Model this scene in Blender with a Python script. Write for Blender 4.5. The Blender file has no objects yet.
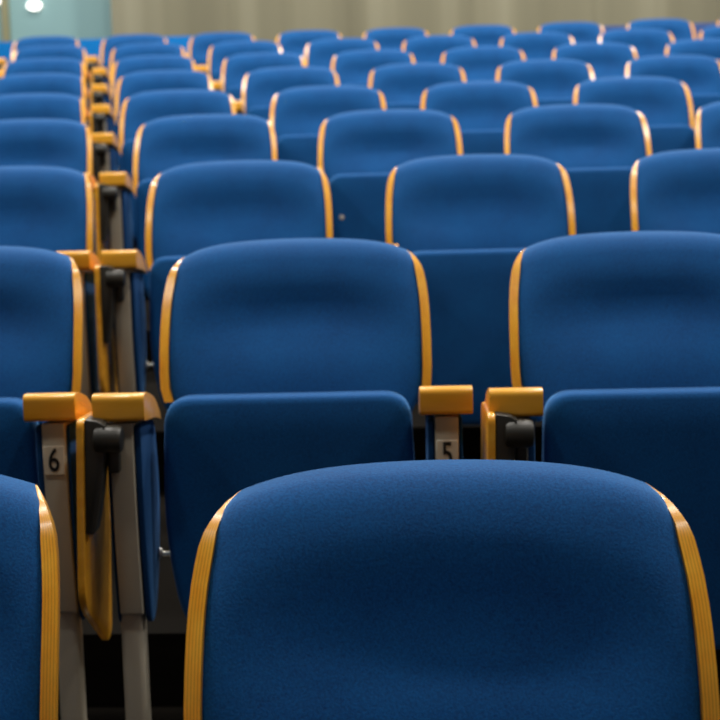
import bpy, bmesh, math, random
from mathutils import Matrix, Vector, noise
S = bpy.context.scene
C = S.collection
R = random.Random(4)

# ------------------------------------------------------------ camera
CAM_H = 1.081
YAW, PITCH, ROLL, FPX = -0.0826, math.radians(8), 0.0258, 1500.0
cd = bpy.data.cameras.new('camera'); cam = bpy.data.objects.new('camera', cd); C.objects.link(cam)
r0 = Vector((math.cos(YAW), -math.sin(YAW), 0)); h0 = Vector((math.sin(YAW), math.cos(YAW), 0)); zz = Vector((0, 0, 1))
fwd = math.cos(PITCH)*h0 - math.sin(PITCH)*zz
up0 = math.sin(PITCH)*h0 + math.cos(PITCH)*zz
right = math.cos(ROLL)*r0 - math.sin(ROLL)*up0
up = math.sin(ROLL)*r0 + math.cos(ROLL)*up0
m = Matrix.Identity(4)
for i in range(3):
    m[i][0], m[i][1], m[i][2] = right[i], up[i], -fwd[i]
m[2][3] = CAM_H
cam.matrix_world = m
cd.sensor_width = 36; cd.sensor_fit = 'HORIZONTAL'; cd.lens = FPX/720*36
cd.clip_start = 0.05; cd.clip_end = 100
cd.dof.use_dof = True; cd.dof.focus_distance = 1.5; cd.dof.aperture_fstop = 9.5
S.camera = cam

# ------------------------------------------------------------ world, lights, exposure
w = bpy.data.worlds.new('world'); S.world = w; w.use_nodes = True
w.node_tree.nodes['Background'].inputs[0].default_value = (0.80, 0.86, 1.0, 1)
w.node_tree.nodes['Background'].inputs[1].default_value = 0.07
S.view_settings.view_transform = 'Standard'; S.view_settings.look = 'None'
S.view_settings.exposure = 0.13; S.view_settings.gamma = 1.0
CEIL = 5.0
def ceiling_lamp(x, y, power, size=0.34, col=(1, .95, .88)):
    l = bpy.data.lights.new('ceiling_downlight', 'AREA'); l.shape = 'DISK'; l.size = size; l.energy = power; l.color = col
    o = bpy.data.objects.new('ceiling_downlight', l); C.objects.link(o); o.location = (x, y, CEIL-.03)
for y in (0.2, 2.7, 5.2, 7.7, 10.2):
    for x in (-3.6, -1.2, 1.2, 3.6):
        ceiling_lamp(x, y, 18 if y < 1 else 60)

# ------------------------------------------------------------ materials
def sr(r, g, b):
    f = lambda c: (c/255/12.92 if c/255 <= .04045 else ((c/255+.055)/1.055)**2.4)
    return (f(r), f(g), f(b), 1)
def mat(name, col, rough=.5, metal=0, coat=0, spec=.5, **k):
    m = bpy.data.materials.new(name); m.use_nodes = True
    b = m.node_tree.nodes['Principled BSDF']
    b.inputs['Base Color'].default_value = col; b.inputs['Roughness'].default_value = rough
    b.inputs['Metallic'].default_value = metal; b.inputs['Coat Weight'].default_value = coat
    b.inputs['Coat Roughness'].default_value = .2; b.inputs['Specular IOR Level'].default_value = spec
    return m, m.node_tree, b
def tex(nt, kind, **k):
    n = nt.nodes.new(kind)
    for a, v in k.items():
        if a in n.inputs: n.inputs[a].default_value = v
        else: setattr(n, a, v)
    return n
def ramp(nt, src, stops):
    r = nt.nodes.new('ShaderNodeValToRGB'); e = r.color_ramp.elements
    while len(e) < len(stops): e.new(.5)
    for el, (p, c) in zip(e, stops): el.position = p; el.color = c
    nt.links.new(src, r.inputs[0]); return r.outputs[0]
def bump(nt, b, src, strength, dist=.001):
    n = nt.nodes.new('ShaderNodeBump'); n.inputs['Strength'].default_value = strength; n.inputs['Distance'].default_value = dist
    nt.links.new(src, n.inputs['Height']); nt.links.new(n.outputs[0], b.inputs['Normal'])

def fabric(name, c0, c1, sheen=.9):
    m, nt, b = mat(name, c0, .85, spec=.25)
    tc = tex(nt, 'ShaderNodeTexCoord')
    n1 = tex(nt, 'ShaderNodeTexNoise', Scale=420.0, Detail=3.0, Roughness=.6)
    n2 = tex(nt, 'ShaderNodeTexNoise', Scale=9.0, Detail=3.0)
    for n in (n1, n2): nt.links.new(tc.outputs['Object'], n.inputs['Vector'])
    mx = tex(nt, 'ShaderNodeMath', operation='ADD'); ml = tex(nt, 'ShaderNodeMath', operation='MULTIPLY'); ml.inputs[1].default_value = .45
    nt.links.new(n2.outputs[0], ml.inputs[0]); nt.links.new(n1.outputs[0], mx.inputs[0]); nt.links.new(ml.outputs[0], mx.inputs[1])
    nt.links.new(ramp(nt, mx.outputs[0], [(.45, c0), (.95, c1)]), b.inputs['Base Color'])
    b.inputs['Sheen Weight'].default_value = sheen; b.inputs['Sheen Roughness'].default_value = .38
    b.inputs['Sheen Tint'].default_value = sr(110, 175, 245)
    bump(nt, b, n1.outputs[0], .45, .0008)
    return m
M_blue = fabric('blue wool upholstery', sr(0, 56, 112), sr(3, 88, 154))
M_panel = fabric('blue side panel cloth', sr(0, 42, 88), sr(2, 64, 118), .3)

def wood(name, lo, hi, ply):
    m, nt, b = mat(name, hi, .32, coat=.5)
    tc = tex(nt, 'ShaderNodeTexCoord')
    mp = tex(nt, 'ShaderNodeMapping'); mp.inputs['Scale'].default_value = (60, 60, 4) if ply else (6, 50, 50)
    nt.links.new(tc.outputs['Object'], mp.inputs[0])
    n = tex(nt, 'ShaderNodeTexNoise', Scale=1.0, Detail=4.0); nt.links.new(mp.outputs[0], n.inputs['Vector'])
    grain = ramp(nt, n.outputs[0], [(.3, lo), (.7, hi)])
    if ply:
        uv = tex(nt, 'ShaderNodeUVMap'); uv.uv_map = 'layers'
        sp = tex(nt, 'ShaderNodeSeparateXYZ'); nt.links.new(uv.outputs[0], sp.inputs[0])
        mu = tex(nt, 'ShaderNodeMath', operation='MULTIPLY'); mu.inputs[1].default_value = 5.0
        nt.links.new(sp.outputs[0], mu.inputs[0])
        fr = tex(nt, 'ShaderNodeMath', operation='FRACT'); nt.links.new(mu.outputs[0], fr.inputs[0])
        st = ramp(nt, fr.outputs[0], [(0, (.30, .30, .30, 1)), (.16, (1, 1, 1, 1)), (.6, (1, 1, 1, 1)), (.88, (.72, .72, .72, 1))])
        mm = nt.nodes.new('ShaderNodeMix'); mm.data_type = 'RGBA'; mm.blend_type = 'MULTIPLY'; mm.inputs[0].default_value = .8
        nt.links.new(grain, mm.inputs[6]); nt.links.new(st, mm.inputs[7]); grain = mm.outputs[2]
    nt.links.new(grain, b.inputs['Base Color'])
    return m
M_ply = wood('varnished plywood edge', sr(240, 160, 24), sr(255, 190, 54), True)
M_wood = wood('varnished beech', sr(238, 160, 32), sr(254, 186, 56), False)
M_grey = mat('warm grey painted steel', sr(182, 174, 156), .5)[0]
M_plate = mat('cream number plate', sr(214, 206, 186), .45)[0]
M_ink = mat('black ink', sr(18, 16, 14), .6)[0]
M_black = mat('black plastic', sr(46, 45, 40), .42)[0]
M_chrome = mat('silver stud', sr(210, 210, 205), .25, metal=.9)[0]

# ------------------------------------------------------------ mesh helpers
def link(name, bm, ma, parent=None, smooth=True, angle=40):
    me = bpy.data.meshes.new(name)
    bmesh.ops.recalc_face_normals(bm, faces=bm.faces[:])
    bm.to_mesh(me); bm.free(); me.materials.append(ma)
    if smooth:
        me.shade_smooth()
        me.set_sharp_from_angle(angle=math.radians(angle))
    o = bpy.data.objects.new(name, me); C.objects.link(o)
    if parent: o.parent = parent
    return o
def box(bm, x0, x1, y0, y1, z0, z1, bev=0, seg=2):
    t = bmesh.new()
    bmesh.ops.create_cube(t, size=1)
    for v in t.verts:
        v.co = Vector(((x0+x1)/2+v.co.x*(x1-x0), (y0+y1)/2+v.co.y*(y1-y0), (z0+z1)/2+v.co.z*(z1-z0)))
    if bev: bmesh.ops.bevel(t, geom=t.edges[:], offset=bev, segments=seg, profile=.5, affect='EDGES')
    join(bm, t)
def join(bm, t):
    me = bpy.data.meshes.new('t'); t.to_mesh(me); t.free(); bm.from_mesh(me); bpy.data.meshes.remove(me)
def round_poly(pts, rad, n=5):
    out = []
    N = len(pts)
    for i, p in enumerate(pts):
        r = rad[i] if isinstance(rad, (list, tuple)) else rad
        p = Vector(p); a = Vector(pts[i-1]); b = Vector(pts[(i+1) % N])
        da = (a-p); db = (b-p); la, lb = da.length, db.length
        r_ = min(r, la*.48, lb*.48)
        A = p+da/la*r_; B = p+db/lb*r_
        if r_ < 1e-5: out.append(p); continue
        for k in range(n+1):
            t = k/n; out.append((1-t)**2*A+2*t*(1-t)*p+t*t*B)
    return out
def prism(bm, poly, axis, a0, a1, bev=0, seg=2):
    """poly in the two other axes, extruded from a0 to a1 along axis"""
    t = bmesh.new()
    def P(q, a):
        return {'x': (a, q[0], q[1]), 'y': (q[0], a, q[1]), 'z': (q[0], q[1], a)}[axis]
    A = [t.verts.new(P(q, a0)) for q in poly]; B = [t.verts.new(P(q, a1)) for q in poly]
    fa = t.faces.new(A); fb = t.faces.new(B[::-1]); n = len(poly)
    for i in range(n): t.faces.new((A[i], A[(i+1) % n], B[(i+1) % n], B[i]))
    bmesh.ops.recalc_face_normals(t, faces=t.faces[:])
    if bev:
        es = [e for e in t.edges if (e in fa.edges[:] or e in fb.edges[:])]
        bmesh.ops.bevel(t, geom=es, offset=bev, segments=seg, profile=.5, affect='EDGES', clamp_overlap=True)
    join(bm, t)
def cyl(bm, p, q, r, n=20, bev=0):
    t = bmesh.new(); p = Vector(p); q = Vector(q); d = q-p
    bmesh.ops.create_cone(t, cap_ends=True, segments=n, radius1=r, radius2=r, depth=d.length)
    if bev:
        es = [e for e in t.edges if abs(e.verts[0].co.z-e.verts[1].co.z) < 1e-6]
        bmesh.ops.bevel(t, geom=es, offset=bev, segments=2, profile=.5, affect='EDGES')
    t.transform(Matrix.Translation((p+q)/2) @ d.to_track_quat('Z', 'Y').to_matrix().to_4x4())
    join(bm, t)
def interp(x, pts):
    if x <= pts[0][0]: return pts[0][1]
    for i in range(len(pts)-1):
        (a, u), (b, v) = pts[i], pts[i+1]
        if x <= b:
            # Catmull-Rom style smooth interpolation
            m0 = (v-(pts[i-1][1] if i else u))/(b-(pts[i-1][0] if i else a))
            m1 = ((pts[i+2][1] if i+2 < len(pts) else v)-u)/((pts[i+2][0] if i+2 < len(pts) else b)-a)
            t = (x-a)/(b-a); H = b-a
            return (2*t**3-3*t*t+1)*u+(t**3-2*t*t+t)*H*m0+(-2*t**3+3*t*t)*v+(t**3-t*t)*H*m1
    return pts[-1][1]

# ------------------------------------------------------------ the seating grid (curved, gently rising rows)
PITCHX = 0.56
ROWS = [(-0.031, 1.178, -.018), (-0.300, 2.374, .119), (-0.562, 3.477, .242), (-0.829, 4.543, .380), (-1.119, 5.614, .502),
        (-1.389, 6.696, .635), (-1.654, 7.751, .768), (-1.903, 8.784, .905), (-2.208, 9.833, 1.037)]
LOWER = [0, 0, .006, .021, .025, .027, .027, .027, .027]      # back set a little lower against the arms in the upper rows
ROWS = [(X, Y, Z+l+(.0035 if i > 1 else .006 if i == 0 else 0)) for i, ((X, Y, Z), l) in enumerate(zip(ROWS, LOWER))]
CY2 = -0.0311

# ------------------------------------------------------------ the hall
def struct(name, bm, ma, smooth=False):
    o = link(name, bm, ma, smooth=smooth); o['kind'] = 'structure'; return o
m, nt, b = mat('dark grey carpet', sr(70, 64, 56), .95, spec=.05)
n = tex(nt, 'ShaderNodeTexNoise', Scale=30.0, Detail=5.0); nt.links.new(ramp(nt, n.outputs[0], [(.3, sr(9, 8, 6)), (.7, sr(20, 17, 13))]), b.inputs['Base Color'])
M_floor = m
bm = bmesh.new()
xs = [-7+i*.25 for i in range(57)]
prof = [(-4, -.12), (ROWS[0][1]-.96, -.12)]
for r, (X, Y, Z) in enumerate(ROWS):
    prof += [(Y-.96, Z)] if r == 0 else [(ROWS[r-1][1]+.13, Z)]
    if r < 8: prof.append((Y+.13, Z))
prof.append((14, ROWS[-1][2]))
g = [[bm.verts.new((x, y+CY2*x*x, z)) for x in xs] for y, z in prof]
for j in range(len(prof)-1):
    for i in range(len(xs)-1): bm.faces.new((g[j][i], g[j][i+1], g[j+1][i+1], g[j+1][i]))
struct('floor', bm, M_floor)

m, nt, b = mat('olive grey wall panelling', sr(150, 144, 118), .7)
tc = tex(nt, 'ShaderNodeTexCoord'); mp = tex(nt, 'ShaderNodeMapping'); mp.inputs['Scale'].default_value = (2.6, .1, .05)
nt.links.new(tc.outputs['Object'], mp.inputs[0])
n = tex(nt, 'ShaderNodeTexNoise', Scale=1.0, Detail=3.0); nt.links.new(mp.outputs[0], n.inputs['Vector'])
nt.links.new(ramp(nt, n.outputs[0], [(.35, sr(120, 117, 96)), (.5, sr(130, 127, 105)), (.68, sr(152, 149, 127))]), b.inputs['Base Color'])
M_wall = m
WALLY = 11.6
XC = -2.81         # where the panelled wall ends and the teal wall begins
bm = bmesh.new(); 
x = XC
while x < 6.9:      # boards with fine open joints
    x2 = min(x+.92, 7)
    box(bm, x, x2-.002, WALLY, WALLY+.03, -.2, CEIL); x = x2
box(bm, XC, 7, WALLY+.03, WALLY+.15, -.2, CEIL)
struct('wall_back', bm, M_wall)
M_teal = mat('teal grey painted wall', sr(146, 186, 190), .45)[0]
bm = bmesh.new(); box(bm, -7, XC+.1, WALLY+.35, WALLY+.5, -.2, CEIL)
struct('wall_back_recess', bm, M_teal)
M_side = mat('light grey wall', sr(150, 150, 145), .7)[0]
for nme, x0, x1 in (('wall_left', -7.1, -7), ('wall_right', 7, 7.1)):
    bm = bmesh.new(); box(bm, x0, x1, -3, WALLY+.5, -.2, CEIL); struct(nme, bm, M_side)
bm = bmesh.new(); box(bm, -7, 7, -3, WALLY+.5, CEIL, CEIL+.1); struct('ceiling', bm, mat('white ceiling', sr(205, 205, 200), .8)[0])

# low blue partitions behind the last row
M_lowblue = mat('saturated blue laminate', sr(0, 112, 190), .7, spec=.15)[0]
def tag(o, label, cat, group=None):
    o['label'] = label; o['category'] = cat
    if group: o['group'] = group
    return o
def low_wall(x0, x1, top, y, label, ma):
    bm = bmesh.new(); z0 = ROWS[-1][2]
    box(bm, x0, x1, y, y+.04, z0, top, .006)
    tag(link('low_partition', bm, ma), label, 'partition', 'low blue partitions')
low_wall(-4.6, -2.02, 1.905, 10.7, 'bright blue low partition behind the last row, below the teal wall', M_lowblue)
low_wall(.84, 3.4, 1.88, 10.7, 'dark blue low partition behind the last row at the far right', mat('deep blue laminate', sr(0, 62, 132), .5)[0])

# slim post, and glowing discs added as light reflections on the teal wall
M_post = mat('beige post', sr(160, 158, 124), .5)[0]
bm = bmesh.new(); box(bm, -3.765, -3.708, WALLY+.27, WALLY+.33, 1.04, CEIL, .01)
box(bm, -3.795, -3.678, WALLY+.24, WALLY+.349, 1.02, 1.04, .004)
tag(link('post', bm, M_post), 'slim beige upright post in front of the teal wall', 'post')
def wall_reflection(x, z, rx, rz, label):
    root = bpy.data.objects.new('wall_reflection', None); C.objects.link(root); root.location = (x, WALLY+.35, z)
    tag(root, label, 'reflection', 'glowing reflection discs on the teal wall')
    me = bpy.data.materials.get('glowing reflection disc')
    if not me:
        me, nt, b = mat('glowing reflection disc', (1, 1, 1, 1), .4)
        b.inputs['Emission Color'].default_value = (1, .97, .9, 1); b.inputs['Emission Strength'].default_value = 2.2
    def disc(f, y0, y1):
        bm = bmesh.new()
        prism(bm, [(math.cos(a*math.pi/16)*rx*f, math.sin(a*math.pi/16)*rz*f) for a in range(32)], 'y', y0, y1, .006)
        return bm
    link('disc_rim', disc(1.06, -.012, -.0005), M_chrome if rx < .03 else M_plate, root)
    link('glow_disc', disc(1, -.04, -.0125), me, root)
wall_reflection(-3.505, 2.273, .057, .037, 'glowing disc as bright oval reflection on the teal wall, the larger one')
wall_reflection(-3.80, 2.33, .036, .036, 'glowing disc as small round reflection at the top left corner above the beige post')

# ------------------------------------------------------------ the chair (origin on the floor under the top of the backrest, facing -Y)
TOP = .8165
HW = [(0, .181), (.002, .1865), (.006, .193), (.011, .198), (.020, .2045), (.030, .209), (.062, .2145), (.09, .2165), (.12, .2175), (.19, .2175), (.215, .214), (.24, .203), (.27, .187)]
YF = [(0, .128), (.003, .110), (.010, .095), (.022, .082), (.04, .070), (.065, .053), (.1, .033), (.13, .019), (.16, .008), (.2, -.003), (.27, -.022)]
YB = [(0, .140), (.1, .092), (.2, .052), (.27, .035)]
TH = .0155
def arch(s): return .009*s*s+.012*abs(s)**6
def strip(d): return .0128*min(1, (d+.0008)/.035)**.6
DEPTHS = [0, .001, .003, .006, .012, .02, .03, .042, .056, .075, .095, .12, .145, .17, .195, .22, .245, .265]
def wrap(s): return -.030*abs(s)**2.2
def make_cushion(parent):
    bm = bmesh.new(); NS = 30
    F = []; B = []
    for d in DEPTHS:
        hw = interp(d, HW)-strip(d)
        rf = []; rb = []
        for i in range(NS+1):
            a = -1+2*i/NS; s = math.sin(a*math.pi/2)*.55+a*.45
            e = abs(s)
            yf = interp(d, YF)+wrap(s)+.020*e**9
            zz_ = TOP-d-arch(s)
            dish = .029*math.exp(-((d-.125)/.051)**2)*(1-e**2.5)-.003*math.exp(-((d-.04)/.03)**2)*(1-e**4)
            rf.append(bm.verts.new((s*hw, yf+dish, zz_)))
            yb = interp(d, YB)+wrap(s)*.9-.008
            if d == 0: yb = interp(d, YF)+wrap(s)+.020*e**9+.010
            rb.append(bm.verts.new((s*hw*.985, max(yb, yf+.004), zz_)))
        F.append(rf); B.append(rb)
    n = len(DEPTHS)
    for j in range(n-1):
        for i in range(NS):
            bm.faces.new((F[j][i], F[j][i+1], F[j+1][i+1], F[j+1][i]))
            bm.faces.new((B[j][i], B[j+1][i], B[j+1][i+1], B[j][i+1]))
        for i in (0, NS): bm.faces.new((F[j][i], F[j+1][i], B[j+1][i], B[j][i]))
    for j in (0, n-1):
        for i in range(NS): bm.faces.new((F[j][i], F[j][i+1], B[j][i+1], B[j][i]))
    return link('back_cushion', bm, M_blue, parent, angle=75)
def make_shell(parent):
    bm = bmesh.new(); uv = bm.loops.layers.uv.new('layers')
    NS = 28; rows = []
    for d in [.0, .004, .009, .015, .022, .032, .045, .06, .08, .1, .125, .15, .18, .205, .225]:
        th = max(.002, strip(d)*1.07); hw = interp(d, HW)-th/2
        ye = interp(d, YF)-.030+.012+.012*max(0, 1-d/.03)**2      # front of the side edges
        yb = interp(d, YB)
        D = yb-ye; line = []
        for i in range(NS+1):
            a = -1+2*i/NS; ang = a*math.pi/2
            s = math.copysign(abs(math.sin(ang))**1.0, ang); c = abs(math.cos(ang))
            line.append(Vector((s*hw, yb-D*(1-c**.8) if c > 1e-6 else ye)))
        inner = []; outer = []
        for i, p in enumerate(line):
            q0 = line[max(i-1, 0)]; q1 = line[min(i+1, NS)]
            t = (q1-q0); nrm = Vector((t.y, -t.x)).normalized()
            if i in (0, NS): nrm = Vector((1 if i == 0 else -1, 0))
            z_ = TOP-d-.0012-.008*max(0, 1-d/.025)*(1-min(1, abs(p.x/hw))**6)-arch(p.x/hw)
            inner.append(bm.verts.new((p.x+nrm.x*th/2, p.y+nrm.y*th/2, z_)))
            outer.append(bm.verts.new((p.x-nrm.x*th/2, p.y-nrm.y*th/2, z_)))
        rows.append((inner, outer))
    def face(vs, us):
        f = bm.faces.new(vs)
        for l, u in zip(f.loops, us): l[uv].uv = (u, 0)
    for j in range(len(rows)-1):
        (i0, o0), (i1, o1) = rows[j], rows[j+1]
        for i in range(NS):
            face((i0[i], i0[i+1], i1[i+1], i1[i]), (.001,)*4)
            face((o0[i+1], o0[i], o1[i], o1[i+1]), (.999,)*4)
        for i in (0, NS): face((i0[i], o0[i], o1[i], i1[i]), (.001, .999, .999, .001))
    for j in (0, len(rows)-1):
        i0, o0 = rows[j]
        for i in range(NS): face((i0[i], i0[i+1], o0[i+1], o0[i]), (.001, .001, .999, .999))
    return link('back_shell', bm, M_ply, parent, angle=50)
def make_seat(parent):
    # tipped up: underside towards the viewer, slightly domed pad with a soft rim
    poly = round_poly([(-.182, .606), (.182, .606), (.189, .40), (.155, .224), (-.155, .224), (-.189, .40)], [.042, .042, .2, .09, .09, .2], 9)
    bm = bmesh.new(); n = len(poly); cx, cz = 0, .42
    def ring(f, inset, y):
        out = []
        for p in poly:
            dx, dz = p[0]-cx, p[1]-cz; L = math.hypot(dx, dz); k = (L*f-inset)/L
            zz_ = cz+dz*k
            out.append(bm.verts.new((cx+dx*k, y-.055+(.606-zz_)*-.06, zz_)))
        return out
    prof = [(1, .020, -.110), (1, .006, -.114), (1, .001, -.122), (1, 0, -.140), (1, .0008, -.153), (1, .003, -.158), (1, .007, -.161), (1, .014, -.163), (.75, .01, -.166), (.45, .01, -.168), (.15, .005, -.169)]
    rings = [ring(*p) for p in prof]
    for a, b_ in zip(rings, rings[1:]):
        for i in range(n): bm.faces.new((a[i], a[(i+1) % n], b_[(i+1) % n], b_[i]))
    bm.faces.new(rings[0][::-1]); bm.faces.new(rings[-1])
    return link('seat', bm, M_blue, parent, angle=60)
PX = .231
def set_tablet(o, x, tilt):     # hangs from its hinge, leaning a little outwards
    o.rotation_euler = (0, tilt, 0); o.location = (x-.585*math.sin(tilt), 0, 0)
def make_chair(name='auditorium_chair'):
    root = bpy.data.objects.new(name, None); C.objects.link(root)
    make_shell(root); make_cushion(root); make_seat(root)
    for sgn in (-1, 1):
        # wooden armrest: thick at the front, its top falling away to the back
        bm = bmesh.new()
        pr = round_poly([(-.325, .594), (-.325, .632), (-.300, .632), (-.230, .614), (-.185, .582), (-.180, .570), (-.225, .582)], [.007, .010, .03, .03, .008, .003, .04], 5)
        prism(bm, pr, 'x', sgn*.2305-.037, sgn*.2305+.037, .009, 4)
        link('armrest', bm, M_wood, root).location = (0, .010, -.003)
        # upright: grey sheet-steel column with a slimmer leg and a floor plate
        bm = bmesh.new()
        pr = round_poly([(-0.300, 0.586), (-0.190, 0.570), (-0.175, 0.420), (-0.205, 0.298), (-0.283, 0.298), (-0.301, 0.440)], [.003, .01, .05, .03, .006, .1], 4)
        prism(bm, pr, 'x', sgn*PX-.0165, sgn*PX+.0165, .003)
        u = link('side_frame', bm, M_grey, root)
        bm = bmesh.new()
        box(bm, sgn*PX-.0205, sgn*PX+.0125, -.270, -.225, .006, .304, .008, 3)
        link('leg', bm, M_grey, root)
        bm = bmesh.new()
        box(bm, sgn*PX-.024, sgn*PX+.024, -.32, -.12, .0, .010, .003)
        for yy in (-.295, -.145): cyl(bm, (sgn*PX, yy, .010), (sgn*PX, yy, .018), .009, 8, .002)
        link('foot_plate', bm, M_grey, root)
        for k, (a, b_) in enumerate(((.0175, .0275), (-.0225, -.0175))):
            # cloth-covered panels: thick towards the seat, thin outside
            bm = bmesh.new()
            pr = round_poly([(-0.293, 0.582), (-0.170, 0.570), (-0.145, 0.452), (-0.185, 0.342), (-0.230, 0.280), (-0.270, 0.280), (-0.295, 0.442)], [.012, .02, .1, .08, .03, .02, .1], 5)
            xa, xb = sgn*(PX-a), sgn*(PX-b_)
            prism(bm, pr, 'x', min(xa, xb), max(xa, xb), .002 if k else .004, 2)
            link('side_panel', bm, M_panel, root)
        bm = bmesh.new()
        cyl(bm, (sgn*.197, -.19, .365), (sgn*.2035, -.19, .365), .009, 16, .0015)
        cyl(bm, (sgn*.183, -.19, .365), (sgn*.2, -.19, .365), .004, 10)
        link('pivot_stud', bm, M_chrome, root)
    # seat-number plate on the left-hand upright (viewer's right)
    bm = bmesh.new(); box(bm, PX-.0155, PX+.0155, -.3045, -.3015, .511, .553, .001, 1)
    link('number_plate', bm, M_plate, root)
    # folded writing tablet on the viewer's left
    bm = bmesh.new()
    pr = round_poly([(-0.345, 0.601), (-0.160, 0.590), (-0.145, 0.236), (-0.170, 0.222), (-0.325, 0.318), (-0.346, 0.348)], [.016, .03, .02, .02, .015, .02], 5)
    prism(bm, pr, 'x', -.011, 0, .0025, 2)
    tb = link('writing_tablet', bm, M_wood, root); set_tablet(tb, TABX, .02)
    bm = bmesh.new()
    pr = round_poly([(.0005, .600), (.026, .596), (.030, .578), (.022, .488), (.013, .436), (.0005, .436)], [.003, .008, .01, .03, .004, .002], 4)
    prism(bm, pr, 'y', -.342, -.304, .004, 2)
    link('hinge_bracket', bm, M_black, tb)
    bm = bmesh.new()
    cyl(bm, (.012, -.334, .572), (-PX-TABX+.020, -.334, .572), .0195, 28, .007)
    box(bm, .026, -PX-TABX-.004, -.346, -.318, .586, .594, .002)
    box(bm, -PX-TABX-.004, -PX-TABX+.012, -.322, -.3035, .520, .575, .003)
    link('hinge_arm', bm, M_black, tb)
    return root
TABX = -.264
proto = make_chair()

def digit(txt, parent):
    cu = bpy.data.curves.new('t', 'FONT'); cu.body = txt; cu.size = .048; cu.extrude = .0003; cu.align_x = 'CENTER'; cu.align_y = 'CENTER'; cu.offset = .0005; cu.resolution_u = 6
    t = bpy.data.objects.new('t', cu); C.objects.link(t)
    me = bpy.data.meshes.new_from_object(t); bpy.data.objects.remove(t)
    me.transform(Matrix.Translation((PX, -.3056, .5315)) @ Matrix.Rotation(math.pi/2, 4, 'X') @ Matrix.Diagonal((.72, 1, 1, 1)))
    me.materials.append(M_ink)
    o = bpy.data.objects.new('seat_number', me); C.objects.link(o); o.parent = parent
    o['label'] = 'black digit %s' % txt

def copy_tree(o, parent=None):
    c = o.copy(); C.objects.link(c); c.parent = parent
    for ch in [k for k in bpy.data.objects if k.parent == o]: copy_tree(ch, c)
    return c

def proj(X, Y, Z):
    v = Vector((X, Y, Z-CAM_H)); d = v.dot(fwd); return 360+FPX*v.dot(right)/d, 360-FPX*v.dot(up)/d
LAYOUT = []
for r, (X, Y, Z) in enumerate(ROWS):
    row = []
    for c in range(-2, 10):
        x = X+(c-1)*PITCHX; y = Y+CY2*x*x; z = Z
        pl = proj(x-.29, y-.15, z+.7)[0]; pr_ = proj(x+.27, y-.15, z+.7)[0]
        if pr_ > 0 and pl < 720: row.append((c, x, y, z, pl, pr_))
    LAYOUT.append(row)
ORD = ['front', 'second', 'third', 'fourth', 'fifth', 'sixth', 'seventh', 'eighth', 'ninth and last']
NUM = ['first', 'second', 'third', 'fourth', 'fifth', 'sixth', 'seventh', 'eighth', 'ninth', 'tenth']
SPECIAL = {(0, 1): 'blue chair back with plywood edges, the largest, filling the bottom of the picture',
           (0, 0): 'blue front-row chair back cut off at the bottom left corner',
           (1, 0): 'blue tip-up chair with number 6 under its wooden armrest, second row',
           (1, 1): 'blue tip-up chair with number 5 under its armrest, directly behind the largest chair',
           (1, 2): 'blue tip-up chair at the right picture edge in the second row'}
first = True
for r, row in enumerate(LAYOUT):
    for k, (c, x, y, z, pl, pr_) in enumerate(row):
        o = proto if first else copy_tree(proto); first = False
        if (r, c) == (0, 0): x += .015; z += .004
        if (r, c) == (1, 0): x -= .004
        o.location = (x, y, z); o.rotation_euler = (0, 0, math.radians(3.0 if r < 2 or c < 1 else 3.9)+.25*math.atan(2*CY2*x))
        lab = SPECIAL.get((r, c))
        if not lab:
            n = len(row)
            if k == 0: pos = 'leftmost in view'
            elif k == n-1: pos = 'rightmost in view'
            else: pos = NUM[k]+' from the left in view'
            lab = 'blue tip-up chair, %s row, %s' % (ORD[r], pos)
        tag(o, lab, 'chair', 'blue auditorium chairs in rows')
        for ch in o.children if hasattr(o, 'children') else []:
            if ch.name.startswith('back_'): ch.location.z = -LOWER[r]
            if ch.name.startswith('writing_tablet'):
                set_tablet(ch, TABX+(.004 if r == 0 else 0)+{(0, 1): .006, (1, 1): -.010, (1, 2): .003}.get((r, c), R.uniform(-.006, .003)), {(0, 1): 0, (1, 1): .04}.get((r, c), R.uniform(.005, .025)))
        if (r, c) == (3, 2):
            bm = bmesh.new(); cyl(bm, (-.146, -.2215, .484), (-.146, -.2295, .484), .007, 16, .002)
            link('seat_stud', bm, M_plate, o)
        if r == 1: digit({0: '6', 1: '5'}.get(c, ''), o) if c in (0, 1) else None
